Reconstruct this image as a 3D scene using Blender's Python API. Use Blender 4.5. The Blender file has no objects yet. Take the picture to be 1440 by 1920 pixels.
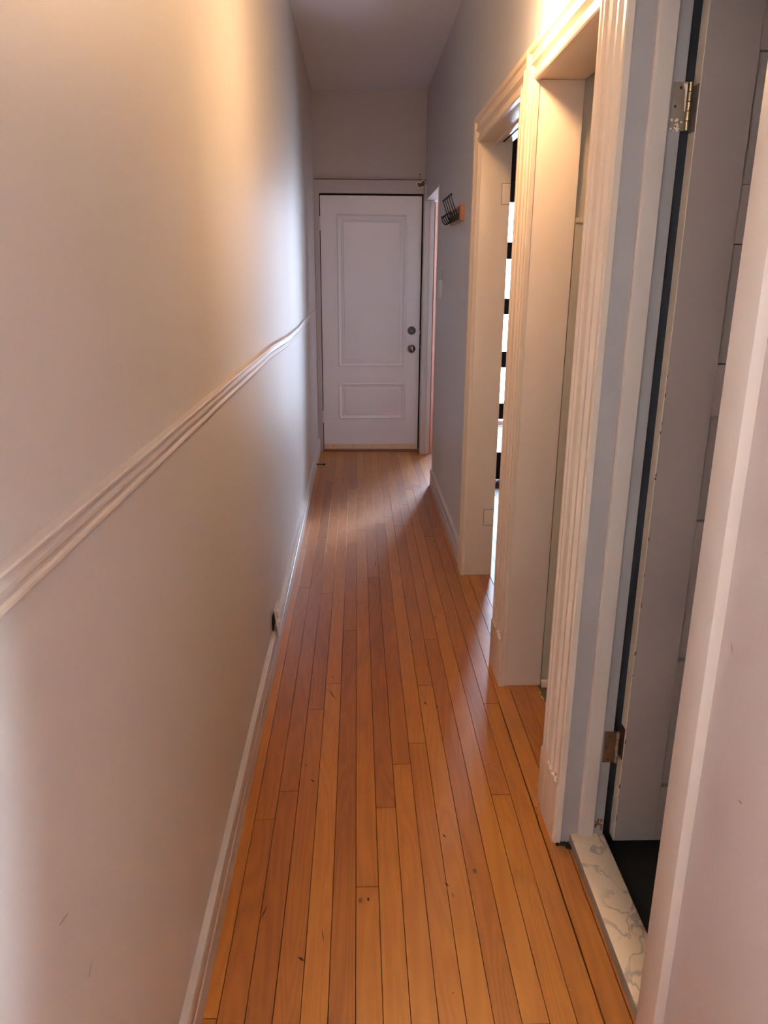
import bpy, bmesh, math, random
from mathutils import Vector, Matrix, noise as mnoise
S = bpy.context.scene
C = S.collection
random.seed(7)
PI = math.pi

# ---------------------------------------------------------------- camera
H = 1.44
cam = bpy.data.cameras.new('camera'); cam_o = bpy.data.objects.new('camera', cam); C.objects.link(cam_o)
F_PX = 1430.0
cam.sensor_fit = 'HORIZONTAL'; cam.sensor_width = 36.0; cam.lens = 36.0 * F_PX / 1440.0
cam.clip_start = 0.02
pitch = math.atan2(960 - 515, F_PX); yaw = math.atan2(720 - 667, math.hypot(F_PX, 960 - 515)); roll = math.radians(0.37)
cy, sy, cp, sp = math.cos(yaw), math.sin(yaw), math.cos(pitch), math.sin(pitch)
fw = Vector((sy * cp, cy * cp, -sp)); rt = Vector((cy, -sy, 0)); up = rt.cross(fw)
r2 = rt * math.cos(roll) + up * math.sin(roll); u2 = -rt * math.sin(roll) + up * math.cos(roll)
M = Matrix((( r2.x, u2.x, -fw.x, 0), (r2.y, u2.y, -fw.y, 0), (r2.z, u2.z, -fw.z, H), (0, 0, 0, 1)))
cam_o.matrix_world = M
S.camera = cam_o

# ---------------------------------------------------------------- view, world, light
S.view_settings.view_transform = 'Standard'
S.view_settings.look = 'None'
S.view_settings.gamma = 1.0
S.view_settings.use_curve_mapping = False
S.view_settings.exposure = 0.85
S.cycles.use_denoising = True
S.cycles.max_bounces = 10; S.cycles.diffuse_bounces = 6
S.cycles.sample_clamp_indirect = 6.0
S.cycles.caustics_reflective = False; S.cycles.caustics_refractive = False

W = bpy.data.worlds.new('overcast_sky'); S.world = W; W.use_nodes = True
wn = W.node_tree.nodes; wl = W.node_tree.links
bg = wn['Background']
bg.inputs['Color'].default_value = (0.74, 0.81, 1.0, 1); bg.inputs['Strength'].default_value = 26.0

def area(name, loc, normal, sx, sz, power=None, color=(1, 1, 1), portal=False):
    l = bpy.data.lights.new(name, 'AREA'); l.shape = 'RECTANGLE'; l.size = sx; l.size_y = sz
    if portal: l.cycles.is_portal = True
    else: l.energy = power; l.color = color
    o = bpy.data.objects.new(name, l); C.objects.link(o); o.location = loc
    o.rotation_euler = Vector(normal).to_track_quat('-Z', 'Y').to_euler()
    return o
area('sunroom_window_portal', (1.38, 7.49, 1.31), (0, -1, 0), 0.96, 2.62, portal=True)
area('side_fill', (0.95, -0.75, 1.55), (-1, 0, 0), 1.5, 1.5, 570, (0.82, 0.89, 1.0))  # added fill outside the unseen side window, brightens the near left wall
area('rear_window_portal', (0.1, -1.72, 1.6), (0, 1, 0), 0.3, 0.4, portal=True)

area('floor_patch_fill', (3.16, 10.13, 5.1), (-0.51 * 0.73, -0.86 * 0.73, -0.68), 1.3, 1.3, 4500, (0.66, 0.80, 1.0))  # added sun stand-in beyond the sunroom glazing, brightens the far floor patch
LAMP = (0.33, 2.25, 2.36)
pl = bpy.data.lights.new('ceiling_bulb', 'POINT'); pl.energy = 15; pl.color = (1.0, 0.62, 0.32); pl.shadow_soft_size = 0.05
plo = bpy.data.objects.new('ceiling_bulb', pl); C.objects.link(plo); plo.location = LAMP

# ---------------------------------------------------------------- materials
def newmat(name):
    m = bpy.data.materials.new(name); m.use_nodes = True
    return m, m.node_tree.nodes, m.node_tree.links, m.node_tree.nodes['Principled BSDF']

def paint(name, col, rough=0.4, bump=0.15, scale=60.0, mottling=0.05, streak=0.0, spec=0.5, lowbump=0.0):
    m, n, l, b = newmat(name)
    b.inputs['Roughness'].default_value = rough
    b.inputs['Specular IOR Level'].default_value = spec
    tc = n.new('ShaderNodeNewGeometry')
    ns = n.new('ShaderNodeTexNoise'); ns.inputs['Scale'].default_value = 2.3; ns.inputs['Detail'].default_value = 4
    l.new(tc.outputs['Position'], ns.inputs['Vector'])
    mx = n.new('ShaderNodeMix'); mx.data_type = 'RGBA'
    mx.inputs['A'].default_value = tuple(c * (1 - mottling) for c in col) + (1,)
    mx.inputs['B'].default_value = tuple(min(1, c * (1 + mottling)) for c in col) + (1,)
    l.new(ns.outputs['Fac'], mx.inputs['Factor']); l.new(mx.outputs['Result'], b.inputs['Base Color'])
    n2 = n.new('ShaderNodeTexNoise'); n2.inputs['Scale'].default_value = scale; n2.inputs['Detail'].default_value = 3
    l.new(tc.outputs['Position'], n2.inputs['Vector'])
    bp = n.new('ShaderNodeBump'); bp.inputs['Strength'].default_value = bump; bp.inputs['Distance'].default_value = 0.002
    l.new(n2.outputs['Fac'], bp.inputs['Height'])
    last = bp
    if lowbump:
        mp = n.new('ShaderNodeMapping'); mp.inputs['Scale'].default_value = (1, 9.0, 1.1)
        l.new(tc.outputs['Position'], mp.inputs['Vector'])
        n3 = n.new('ShaderNodeTexNoise'); n3.inputs['Scale'].default_value = 1.6; n3.inputs['Detail'].default_value = 4
        l.new(mp.outputs['Vector'], n3.inputs['Vector'])
        b2 = n.new('ShaderNodeBump'); b2.inputs['Strength'].default_value = lowbump; b2.inputs['Distance'].default_value = 0.01
        l.new(n3.outputs['Fac'], b2.inputs['Height']); l.new(bp.outputs['Normal'], b2.inputs['Normal'])
        last = b2
    l.new(last.outputs['Normal'], b.inputs['Normal'])
    return m

def flat(name, col, rough=0.5, metal=0.0, spec=0.5):
    m, n, l, b = newmat(name)
    tc = n.new('ShaderNodeNewGeometry'); ns = n.new('ShaderNodeTexNoise'); ns.inputs['Scale'].default_value = 45; ns.inputs['Detail'].default_value = 3
    l.new(tc.outputs['Position'], ns.inputs['Vector'])
    mx = n.new('ShaderNodeMix'); mx.data_type = 'RGBA'
    mx.inputs['A'].default_value = tuple(c * 0.82 for c in col) + (1,); mx.inputs['B'].default_value = tuple(min(1, c * 1.15) for c in col) + (1,)
    l.new(ns.outputs['Fac'], mx.inputs['Factor']); l.new(mx.outputs['Result'], b.inputs['Base Color'])
    b.inputs['Roughness'].default_value = rough; b.inputs['Metallic'].default_value = metal; b.inputs['Specular IOR Level'].default_value = spec
    return m

def wood(name, dark, mid, light, rough=0.3, coat=0.0, grain=14.0, along='Y', rnd=True, knots=True):
    m, n, l, b = newmat(name)
    geo = n.new('ShaderNodeNewGeometry'); oi = n.new('ShaderNodeObjectInfo')
    add = n.new('ShaderNodeVectorMath'); add.operation = 'MULTIPLY_ADD'
    cmb = n.new('ShaderNodeCombineXYZ')
    for i, k in enumerate((37.1, 91.7, 53.3)):
        mu = n.new('ShaderNodeMath'); mu.operation = 'MULTIPLY'; mu.inputs[1].default_value = k if rnd else 0
        l.new(oi.outputs['Random'], mu.inputs[0]); l.new(mu.outputs[0], cmb.inputs[i])
    add.inputs[1].default_value = (1, 1, 1)
    l.new(geo.outputs['Position'], add.inputs[0]); l.new(cmb.outputs[0], add.inputs[2])
    mp = n.new('ShaderNodeMapping')
    sc = [7.0, 7.0, 7.0]; sc['XYZ'.index(along)] = 0.6
    mp.inputs['Scale'].default_value = sc
    l.new(add.outputs[0], mp.inputs['Vector'])
    # cathedral figure: noise used as a height field, cut into contour bands
    n1 = n.new('ShaderNodeTexNoise'); n1.inputs['Scale'].default_value = 1.5; n1.inputs['Detail'].default_value = 2.5; n1.inputs['Roughness'].default_value = 0.45; n1.inputs['Distortion'].default_value = 0.5
    l.new(mp.outputs['Vector'], n1.inputs['Vector'])
    mul = n.new('ShaderNodeMath'); mul.operation = 'MULTIPLY'; mul.inputs[1].default_value = grain
    l.new(n1.outputs['Fac'], mul.inputs[0])
    fr = n.new('ShaderNodeMath'); fr.operation = 'PINGPONG'; fr.inputs[1].default_value = 0.5
    l.new(mul.outputs[0], fr.inputs[0])
    band = n.new('ShaderNodeMapRange'); band.inputs['From Min'].default_value = 0.0; band.inputs['From Max'].default_value = 0.5
    band.interpolation_type = 'SMOOTHSTEP'
    l.new(fr.outputs[0], band.inputs['Value'])
    # fine fibre
    mp2 = n.new('ShaderNodeMapping'); s2 = [160.0] * 3; s2['XYZ'.index(along)] = 5.0
    mp2.inputs['Scale'].default_value = s2; l.new(add.outputs[0], mp2.inputs['Vector'])
    n2 = n.new('ShaderNodeTexNoise'); n2.inputs['Scale'].default_value = 1.0; n2.inputs['Detail'].default_value = 3
    l.new(mp2.outputs['Vector'], n2.inputs['Vector'])
    # broad colour
    mp3 = n.new('ShaderNodeMapping'); s3 = [6.0] * 3; s3['XYZ'.index(along)] = 1.6
    mp3.inputs['Scale'].default_value = s3; l.new(add.outputs[0], mp3.inputs['Vector'])
    n3 = n.new('ShaderNodeTexNoise'); n3.inputs['Scale'].default_value = 1.0; n3.inputs['Detail'].default_value = 2
    l.new(mp3.outputs['Vector'], n3.inputs['Vector'])
    def M2(op, a, bb):
        x = n.new('ShaderNodeMath'); x.operation = op
        for i, v in enumerate((a, bb)):
            if isinstance(v, (int, float)): x.inputs[i].default_value = v
            else: l.new(v, x.inputs[i])
        return x.outputs[0]
    t = M2('MULTIPLY', band.outputs['Result'], 0.20)
    t = M2('ADD', t, M2('MULTIPLY', n2.outputs['Fac'], 0.16))
    t = M2('ADD', t, M2('MULTIPLY', n3.outputs['Fac'], 0.45))
    if rnd: t = M2('ADD', t, M2('MULTIPLY', oi.outputs['Random'], 0.56))
    t = M2('SUBTRACT', t, 0.20)
    cr = n.new('ShaderNodeValToRGB'); e = cr.color_ramp.elements
    e[0].position = 0.0; e[0].color = tuple(dark) + (1,); e[1].position = 1.0; e[1].color = tuple(light) + (1,)
    k = e.new(0.5); k.color = tuple(mid) + (1,)
    l.new(t, cr.inputs['Fac'])
    out = cr.outputs['Color']
    if knots:
        mp4 = n.new('ShaderNodeMapping'); s4 = [9.0] * 3; s4['XYZ'.index(along)] = 5.0
        mp4.inputs['Scale'].default_value = s4; l.new(add.outputs[0], mp4.inputs['Vector'])
        vo = n.new('ShaderNodeTexVoronoi'); vo.inputs['Scale'].default_value = 1.0
        l.new(mp4.outputs['Vector'], vo.inputs['Vector'])
        lt = n.new('ShaderNodeMapRange'); lt.inputs['From Min'].default_value = 0.025; lt.inputs['From Max'].default_value = 0.06
        lt.inputs['To Min'].default_value = 0.28; lt.inputs['To Max'].default_value = 1.0
        l.new(vo.outputs['Distance'], lt.inputs['Value'])
        hs = n.new('ShaderNodeMix'); hs.data_type = 'RGBA'; hs.blend_type = 'MULTIPLY'; hs.inputs['Factor'].default_value = 1.0
        l.new(out, hs.inputs['A']); l.new(lt.outputs['Result'], hs.inputs['B'])
        out = hs.outputs['Result']
    l.new(out, b.inputs['Base Color'])
    b.inputs['Roughness'].default_value = rough
    b.inputs['Coat Weight'].default_value = coat; b.inputs['Coat Roughness'].default_value = 0.44
    bp = n.new('ShaderNodeBump'); bp.inputs['Strength'].default_value = 0.12; bp.inputs['Distance'].default_value = 0.001
    l.new(n2.outputs['Fac'], bp.inputs['Height']); l.new(bp.outputs['Normal'], b.inputs['Normal'])
    return m

def marble(name):
    m, n, l, b = newmat(name)
    geo = n.new('ShaderNodeNewGeometry')
    n0 = n.new('ShaderNodeTexNoise'); n0.inputs['Scale'].default_value = 9; n0.inputs['Detail'].default_value = 6; n0.inputs['Distortion'].default_value = 1.2
    l.new(geo.outputs['Position'], n0.inputs['Vector'])
    sb = n.new('ShaderNodeMath'); sb.operation = 'SUBTRACT'; sb.inputs[1].default_value = 0.5; l.new(n0.outputs['Fac'], sb.inputs[0])
    ab = n.new('ShaderNodeMath'); ab.operation = 'ABSOLUTE'; l.new(sb.outputs[0], ab.inputs[0])
    n1 = n.new('ShaderNodeTexNoise'); n1.inputs['Scale'].default_value = 5; n1.inputs['Detail'].default_value = 3
    l.new(geo.outputs['Position'], n1.inputs['Vector'])
    mr = n.new('ShaderNodeMapRange'); mr.inputs['From Min'].default_value = 0.0; mr.inputs['From Max'].default_value = 0.035
    l.new(ab.outputs[0], mr.inputs['Value'])
    ms = n.new('ShaderNodeMapRange'); ms.inputs['From Min'].default_value = 0.48; ms.inputs['From Max'].default_value = 0.7
    l.new(n1.outputs['Fac'], ms.inputs['Value'])
    mx = n.new('ShaderNodeMath'); mx.operation = 'MAXIMUM'; l.new(mr.outputs[0], mx.inputs[0]); l.new(ms.outputs[0], mx.inputs[1])
    cr = n.new('ShaderNodeValToRGB'); e = cr.color_ramp.elements
    e[0].color = (0.42, 0.33, 0.25, 1); e[1].color = (0.86, 0.65, 0.41, 1); e[1].position = 0.9
    l.new(mx.outputs[0], cr.inputs['Fac']); l.new(cr.outputs['Color'], b.inputs['Base Color'])
    b.inputs['Roughness'].default_value = 0.35
    return m

def glass(name, tint=(0.94, 0.97, 0.98, 1)):
    m = bpy.data.materials.new(name); m.use_nodes = True
    n = m.node_tree.nodes; l = m.node_tree.links; n.clear()
    o = n.new('ShaderNodeOutputMaterial'); t = n.new('ShaderNodeBsdfTransparent'); g = n.new('ShaderNodeBsdfGlossy')
    t.inputs['Color'].default_value = tint; g.inputs['Roughness'].default_value = 0.03
    fr = n.new('ShaderNodeFresnel'); fr.inputs['IOR'].default_value = 1.45
    mx = n.new('ShaderNodeMixShader'); l.new(fr.outputs[0], mx.inputs[0]); l.new(t.outputs[0], mx.inputs[1]); l.new(g.outputs[0], mx.inputs[2])
    l.new(mx.outputs[0], o.inputs['Surface'])
    return m

m_wall = paint('hall_wall_paint', (0.62, 0.585, 0.56), 0.48, 0.12, 70, 0.03, spec=0.28, lowbump=0.12)
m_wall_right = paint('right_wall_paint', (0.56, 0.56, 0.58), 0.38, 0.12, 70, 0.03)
m_far = paint('far_wall_paint', (0.57, 0.52, 0.52), 0.5, 0.2, 60, 0.04)
m_ceil = paint('ceiling_paint', (0.76, 0.74, 0.76), 0.6, 0.3, 50, 0.03)
m_trim = paint('trim_paint', (0.78, 0.63, 0.47), 0.36, 0.25, 25, 0.05)
m_base = paint('baseboard_paint', (0.60, 0.56, 0.54), 0.36, 0.2, 25, 0.04)
m_door = paint('door_white_paint', (0.88, 0.88, 0.93), 0.32, 0.10, 60, 0.03)
m_bdoor = paint('bathroom_door_paint', (0.26, 0.185, 0.145), 0.45, 0.10, 50, 0.04)
m_shade = paint('low_bounce_rear_wall', (0.13, 0.12, 0.12), 0.6, 0.1, 50, 0.03)  # unseen rear wall set dark so it bounces little daylight forward
m_near = paint('near_wall_darkened_paint', (0.43, 0.325, 0.27), 0.4, 0.15, 70, 0.03)  # right wall toned darker and pinker here to offset strong near light
m_flat = paint('flat_casing_paint', (0.56, 0.45, 0.36), 0.4, 0.15, 50, 0.04)
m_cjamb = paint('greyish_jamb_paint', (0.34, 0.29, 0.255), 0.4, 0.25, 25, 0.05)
m_cream = paint('cream_lit_edge_paint', (0.86, 0.66, 0.46), 0.4, 0.2, 50, 0.06)  # cream, brightened to stand in for lamp light on the bathroom door edge
m_rail = paint('chair_rail_paint', (0.62, 0.56, 0.52), 0.35, 0.1, 40, 0.03)
m_drip = paint('thick_cream_paint', (0.85, 0.72, 0.55), 0.3, 0.4, 80, 0.08)
m_closet = paint('closet_wall_paint', (0.44, 0.35, 0.23), 0.5, 0.2, 40, 0.04)
m_olive = flat('olive_lino', (0.10, 0.085, 0.045), 0.4)
m_dark = flat('charcoal_wall_paint', (0.018, 0.014, 0.016), 0.6)
m_black = flat('black_bathroom_floor', (0.010, 0.008, 0.006), 0.5)
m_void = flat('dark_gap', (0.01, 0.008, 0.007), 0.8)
m_room = paint('room_wall_paint', (0.72, 0.72, 0.74), 0.5, 0.1, 50, 0.03)
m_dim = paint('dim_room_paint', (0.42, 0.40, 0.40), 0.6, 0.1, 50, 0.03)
m_floor = wood('varnished_birch', (0.25, 0.064, 0.004), (0.41, 0.128, 0.010), (0.55, 0.205, 0.022), 0.42, 0.62)
m_thresh = wood('threshold_wood', (0.10, 0.03, 0.015), (0.2, 0.07, 0.03), (0.3, 0.1, 0.04), 0.35, 0.1, knots=False)
m_brown = wood('dark_brown_wood', (0.02, 0.006, 0.004), (0.045, 0.013, 0.008), (0.07, 0.02, 0.012), 0.35, 0.1, along='Z', knots=False)
m_orange = wood('orange_pine', (0.30, 0.07, 0.02), (0.50, 0.15, 0.05), (0.62, 0.22, 0.08), 0.75, 0.0, along='Z', knots=False)
m_rack = wood('orange_oak', (0.20, 0.055, 0.014), (0.32, 0.10, 0.026), (0.40, 0.14, 0.04), 0.4, 0.1, along='Y', knots=False)
m_iron = flat('black_iron', (0.012, 0.010, 0.010), 0.35, 0.6)
m_brass = flat('old_brass', (0.42, 0.28, 0.13), 0.35, 0.8)
m_rust = flat('rusty_steel', (0.11, 0.045, 0.02), 0.55, 0.4)
m_hinge = flat('painted_over_hinge', (0.26, 0.18, 0.12), 0.45, 0.3)
m_nickel = flat('dark_nickel', (0.22, 0.18, 0.17), 0.22, 1.0)
m_lock = flat('grey_lock_face', (0.10, 0.09, 0.10), 0.45, 0.5)
m_steel = flat('bright_steel', (0.75, 0.75, 0.75), 0.2, 1.0)
m_plate = paint('white_plastic', (0.72, 0.74, 0.76), 0.3, 0.0)
m_plate_w = paint('outlet_white_plastic', (0.88, 0.84, 0.82), 0.35, 0.0)
m_marble = marble('veined_marble')
m_marble_edge = paint('dirty_marble_edge', (0.22, 0.17, 0.12), 0.5, 0.5, 60, 0.3)
m_glass = glass('window_glass')
m_dim_glass = glass('dimmed_glass', (0.10, 0.095, 0.09, 1))  # near-black tint that cuts the daylight entering by the rear window

# ---------------------------------------------------------------- helpers
def link(name, bm, mat, parent=None, loc=(0, 0, 0), smooth=False, kind=None, label=None, cat=None, group=None):
    me = bpy.data.meshes.new(name)
    bmesh.ops.recalc_face_normals(bm, faces=bm.faces)
    bm.to_mesh(me); bm.free()
    if isinstance(mat, (list, tuple)):
        for x in mat: me.materials.append(x)
    else: me.materials.append(mat)
    if smooth:
        me.polygons.foreach_set('use_smooth', [True] * len(me.polygons))
        me.set_sharp_from_angle(angle=math.radians(smooth if smooth is not True else 40))
    o = bpy.data.objects.new(name, me); C.objects.link(o); o.location = loc
    if parent: o.parent = parent
    tag(o, label, cat, group, kind)
    return o

def tag(o, label=None, cat=None, group=None, kind=None):
    if label: o['label'] = label
    if cat: o['category'] = cat
    if group: o['group'] = group
    if kind: o['kind'] = kind
    return o

def empty(name, loc=(0, 0, 0), label=None, cat=None, kind=None, group=None, rz=0):
    o = bpy.data.objects.new(name, None); C.objects.link(o); o.location = loc; o.rotation_euler = (0, 0, rz); o.empty_display_size = 0.05
    return tag(o, label, cat, group, kind)

def box(bm, x0, x1, y0, y1, z0, z1, bev=0.0, mi=0):
    t = bmesh.new()
    vs = [t.verts.new((x, y, z)) for x in (x0, x1) for y in (y0, y1) for z in (z0, z1)]
    for f in ((0, 1, 3, 2), (4, 6, 7, 5), (0, 4, 5, 1), (2, 3, 7, 6), (0, 2, 6, 4), (1, 5, 7, 3)):
        t.faces.new([vs[i] for i in f])
    bmesh.ops.recalc_face_normals(t, faces=t.faces)
    if bev: bmesh.ops.bevel(t, geom=list(t.edges), offset=bev, segments=2, profile=0.6, affect='EDGES')
    for f in t.faces: f.material_index = mi
    join(bm, t)
    return bm

def join(bm, t):
    me = bpy.data.meshes.new('tmp'); t.to_mesh(me); t.free(); bm.from_mesh(me); bpy.data.meshes.remove(me)

def cyl(bm, p0, p1, r0, r1=None, seg=20):
    r1 = r0 if r1 is None else r1
    p0 = Vector(p0); p1 = Vector(p1); d = p1 - p0
    q = d.to_track_quat('Z', 'Y').to_matrix().to_4x4()
    t = bmesh.new(); bmesh.ops.create_cone(t, cap_ends=True, segments=seg, radius1=r0, radius2=r1, depth=d.length)
    bmesh.ops.transform(t, matrix=Matrix.Translation((p0 + p1) / 2) @ q, verts=t.verts); join(bm, t)

def ball(bm, c, r, sc=(1, 1, 1), seg=16):
    t = bmesh.new(); bmesh.ops.create_uvsphere(t, u_segments=seg, v_segments=seg // 2 + 2, radius=r)
    bmesh.ops.scale(t, vec=sc, verts=t.verts); bmesh.ops.translate(t, vec=c, verts=t.verts); join(bm, t)

def tube(bm, pts, radii, seg=10):
    pts = [Vector(p) for p in pts]; rings = []
    for i, p in enumerate(pts):
        d = (pts[min(i + 1, len(pts) - 1)] - pts[max(i - 1, 0)]).normalized()
        a = d.orthogonal().normalized() if i == 0 else (pa - d * pa.dot(d)).normalized()
        pa = a; b = d.cross(a); r = radii[i] if isinstance(radii, (list, tuple)) else radii
        rings.append([bm.verts.new(p + (a * math.cos(2 * PI * k / seg) + b * math.sin(2 * PI * k / seg)) * r) for k in range(seg)])
    for i in range(len(rings) - 1):
        for k in range(seg):
            bm.faces.new((rings[i][k], rings[i][(k + 1) % seg], rings[i + 1][(k + 1) % seg], rings[i + 1][k]))
    bm.faces.new(rings[0][::-1]); bm.faces.new(rings[-1])

def strip(bm, rows, cap=True, mi=0):
    """rows: list of equal-length point lists; quads between consecutive rows, each row is a CLOSED outline"""
    R = [[bm.verts.new(p) for p in r] for r in rows]
    nn = len(rows[0])
    for i in range(len(R) - 1):
        for k in range(nn):
            f = bm.faces.new((R[i][k], R[i][(k + 1) % nn], R[i + 1][(k + 1) % nn], R[i + 1][k])); f.material_index = mi
    if cap:
        bm.faces.new(R[0][::-1]).material_index = mi; bm.faces.new(R[-1]).material_index = mi

def lathe(bm, prof, axis_o, axis='Y', seg=28):
    """prof: (r, h) list along the axis direction"""
    rings = []
    for r, h in prof:
        ring = []
        for k in range(seg):
            a = 2 * PI * k / seg; c, s = math.cos(a) * r, math.sin(a) * r
            v = {'Y': (c, h, s), 'X': (h, c, s), 'Z': (c, s, h)}[axis]
            ring.append(bm.verts.new(Vector(axis_o) + Vector(v)))
        rings.append(ring)
    for i in range(len(rings) - 1):
        for k in range(seg):
            bm.faces.new((rings[i][k], rings[i][(k + 1) % seg], rings[i + 1][(k + 1) % seg], rings[i + 1][k]))
    bm.faces.new(rings[0][::-1]); bm.faces.new(rings[-1])

# ---------------------------------------------------------------- dimensions
XL, XR, XRB = -0.335, 0.532, 0.662           # left wall, right wall face, right wall back face
YB, D, ZC = -1.7, 6.385, 2.757               # rear, far wall, ceiling
ZH = 1.985                                   # head of the openings
A0, A1 = 2.675, 3.555                        # opening to the room
B0, B1 = 1.840, 2.470                        # closet opening
C0, C1 = 1.063, 1.660                        # bathroom doorway
E0, E1 = 5.305, 6.250                        # opening to the sunroom, at the far end
YSR = 7.5

# ---------------------------------------------------------------- walls
def bulge(y, z):
    pts = [(-3, 0), (2.95, 0), (3.13, 0.007), (3.45, 0.021), (3.75, 0.023), (4.0, 0.024), (4.5, 0.014), (4.85, 0.008), (5.6, 0.003), (6.5, 0)]
    b = 0
    for (a, u), (c, v) in zip(pts, pts[1:]):
        if a <= y <= c:
            b = u + (v - u) * (y - a) / (c - a); break
    w = min(1, max(0, (z - 0.12) / 0.75)); w = w * w * (3 - 2 * w)
    t = min(1, max(0, (ZC - z) / 0.9)); t = t * t * (3 - 2 * t)
    return b * w * t + 0.0022 * mnoise.noise(Vector((y * 1.7, z * 0.8, 3.1))) * w

bm = bmesh.new()
ny, nz = 300, 40; grid = []
for i in range(ny + 1):
    y = YB + (D + 0.1 - YB) * i / ny
    grid.append([bm.verts.new((XL + bulge(y, ZC * j / nz), y, ZC * j / nz)) for j in range(nz + 1)])
back = [[bm.verts.new((XL - 0.14, YB + (D + 0.1 - YB) * i, ZC * j)) for j in (0, 1)] for i in (0, 1)]
for i in range(ny):
    for j in range(nz):
        bm.faces.new((grid[i][j], grid[i + 1][j], grid[i + 1][j + 1], grid[i][j + 1]))
bm.faces.new((back[0][0], back[0][1], back[1][1], back[1][0]))
bm.faces.new([grid[i][nz] for i in range(ny + 1)] + [back[1][1], back[0][1]])
bm.faces.new([grid[i][0] for i in range(ny, -1, -1)] + [back[0][0], back[1][0]])
link('wall_left', bm, m_wall, smooth=60, kind='structure', label='long pale satin-painted wall with chair rail along the left of the hall', cat='wall')

def wallbox(name, parts, mat, label):
    bm = bmesh.new()
    for p in parts: box(bm, *p)
    return link(name, bm, mat, kind='structure', label=label, cat='wall')
J = 0.0  # jambs line the openings separately
wallbox('wall_right', [
    (XR, XRB, YB, -1.4, 0, ZC), (XR, XRB, -0.1, C0 - 0.012, 0, ZC), (XR, XRB, -1.4, -0.1, 0, 0.9), (XR, XRB, -1.4, -0.1, 2.1, ZC), (XR, XRB, C0 - 0.012, C1 + 0.012, ZH + 0.012, ZC),
    (XR, 0.6445, C1 + 0.012, B0 - 0.012, 0, ZC), (XR, XRB, B0 - 0.012, B1 + 0.012, ZH + 0.012, ZC),
    (XR, XRB, B1 + 0.012, A0 - 0.012, 0, ZC), (XR, XRB, A0 - 0.012, A1 + 0.012, ZH + 0.012, ZC),
    (XR, XRB, A1 + 0.012, E0 - 0.012, 0, ZC), (XR, XRB, E0 - 0.012, E1 + 0.012, ZH + 0.012, ZC),
    (XR, 0.598, E1 + 0.012, D + 0.1, 0, ZC)], m_wall_right, 'greyish wall of the hall on the right, broken by four doorways')
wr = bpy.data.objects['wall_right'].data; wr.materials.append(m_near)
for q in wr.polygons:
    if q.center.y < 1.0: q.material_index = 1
# far wall with the door hole
DX0, DX1, DZ = -0.290, 0.512, 2.034
wallbox('wall_far', [(XL - 0.1, DX0 - 0.012, D, D + 0.1, 0, ZC), (DX1 + 0.012, XR, D, D + 0.1, 0, ZC), (DX0 - 0.012, DX1 + 0.012, D, D + 0.1, DZ + 0.014, ZC)], m_far,
        'plain end wall above the white panelled door')
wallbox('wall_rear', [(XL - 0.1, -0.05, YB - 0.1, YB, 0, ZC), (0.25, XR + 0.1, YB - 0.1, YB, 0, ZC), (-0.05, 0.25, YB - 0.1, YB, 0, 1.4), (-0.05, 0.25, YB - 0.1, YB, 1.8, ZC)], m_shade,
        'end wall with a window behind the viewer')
bm = bmesh.new(); box(bm, -0.5, 2.9, YB - 0.15, YSR + 0.2, ZC, ZC + 0.1)
link('ceiling', bm, m_ceil, kind='structure', label='plain painted ceiling over the hall', cat='ceiling')
# rooms behind the right wall
wallbox('wall_bathroom', [(2.2, 2.3, 0.2, 1.8, -0.1, ZC), (XRB, 2.3, 0.1, 0.2, -0.1, ZC), (XRB, 2.3, 1.72, 1.81, -0.1, ZC)], m_dark, 'dark charcoal bathroom wall behind the open door')
wallbox('wall_closet', [(1.25, 1.33, 1.81, 2.64, -0.1, ZC), (XRB, 1.33, 2.482, 2.65, -0.1, ZC)], m_closet, 'ochre side wall of the narrow closet')
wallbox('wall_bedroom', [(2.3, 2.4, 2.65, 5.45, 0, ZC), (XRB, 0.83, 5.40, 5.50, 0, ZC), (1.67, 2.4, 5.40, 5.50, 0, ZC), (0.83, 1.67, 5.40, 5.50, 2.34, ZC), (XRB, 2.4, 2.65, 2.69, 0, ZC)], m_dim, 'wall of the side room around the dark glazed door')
SW0, SW1 = 0.90, 1.86
wallbox('wall_sunroom', [(2.5, 2.6, 5.45, YSR + 0.1, 0, ZC), (XR, 0.598, D + 0.1, YSR + 0.1, 0, ZC), (XR, SW0, YSR, YSR + 0.1, 0, ZC), (SW1, 2.6, YSR, YSR + 0.1, 0, ZC), (SW0, SW1, YSR, YSR + 0.1, 2.62, ZC), (1.54, SW1, YSR, YSR + 0.1, 0, 0.92)], m_room,
        'wall of the bright room beyond the far doorway')

# ---------------------------------------------------------------- floor of strip boards, one object each
bm = bmesh.new()
box(bm, XL - 0.1, XRB, YB - 0.1, D + 0.1, -0.12, -0.018)
box(bm, XRB, 2.6, 2.60, YSR + 0.2, -0.12, -0.018)
box(bm, XL - 0.3, 0.9, D + 0.1, YSR + 0.2, -0.12, -0.03)
floor = link('floor', bm, m_void, kind='structure', label='varnished orange-brown strip wood floor running the length of the hall', cat='floor')
PW = 0.056; X0 = -0.0095
J0 = [(-0.69, 2.94), (0.28, 3.24), (5.05, 2.85), (-1.67, 2.50), (4.13, 2.48), (-2.61, 2.33), (7.92, 2.35), (3.18, 2.12), (2.21, 2.01), (7.03, 1.86), (-3.59, 1.89), (1.26, 1.81), (-4.58, 1.77), (8.79, 1.80), (0.35, 1.52), (-5.27, 1.18), (-0.63, 1.16), (6.20, 1.15), (-3.60, 4.13), (-2.59, 4.55), (-1.67, 4.69), (-0.81, 5.17), (-1.80, 5.43), (-2.74, 5.64), (0.18, 5.45), (1.16, 5.58), (-4.58, 3.41), (6.01, 5.16), (7.98, 4.31), (6.95, 4.15), (6.04, 3.46), (1.01, 3.53)]
joints = {}
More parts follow.
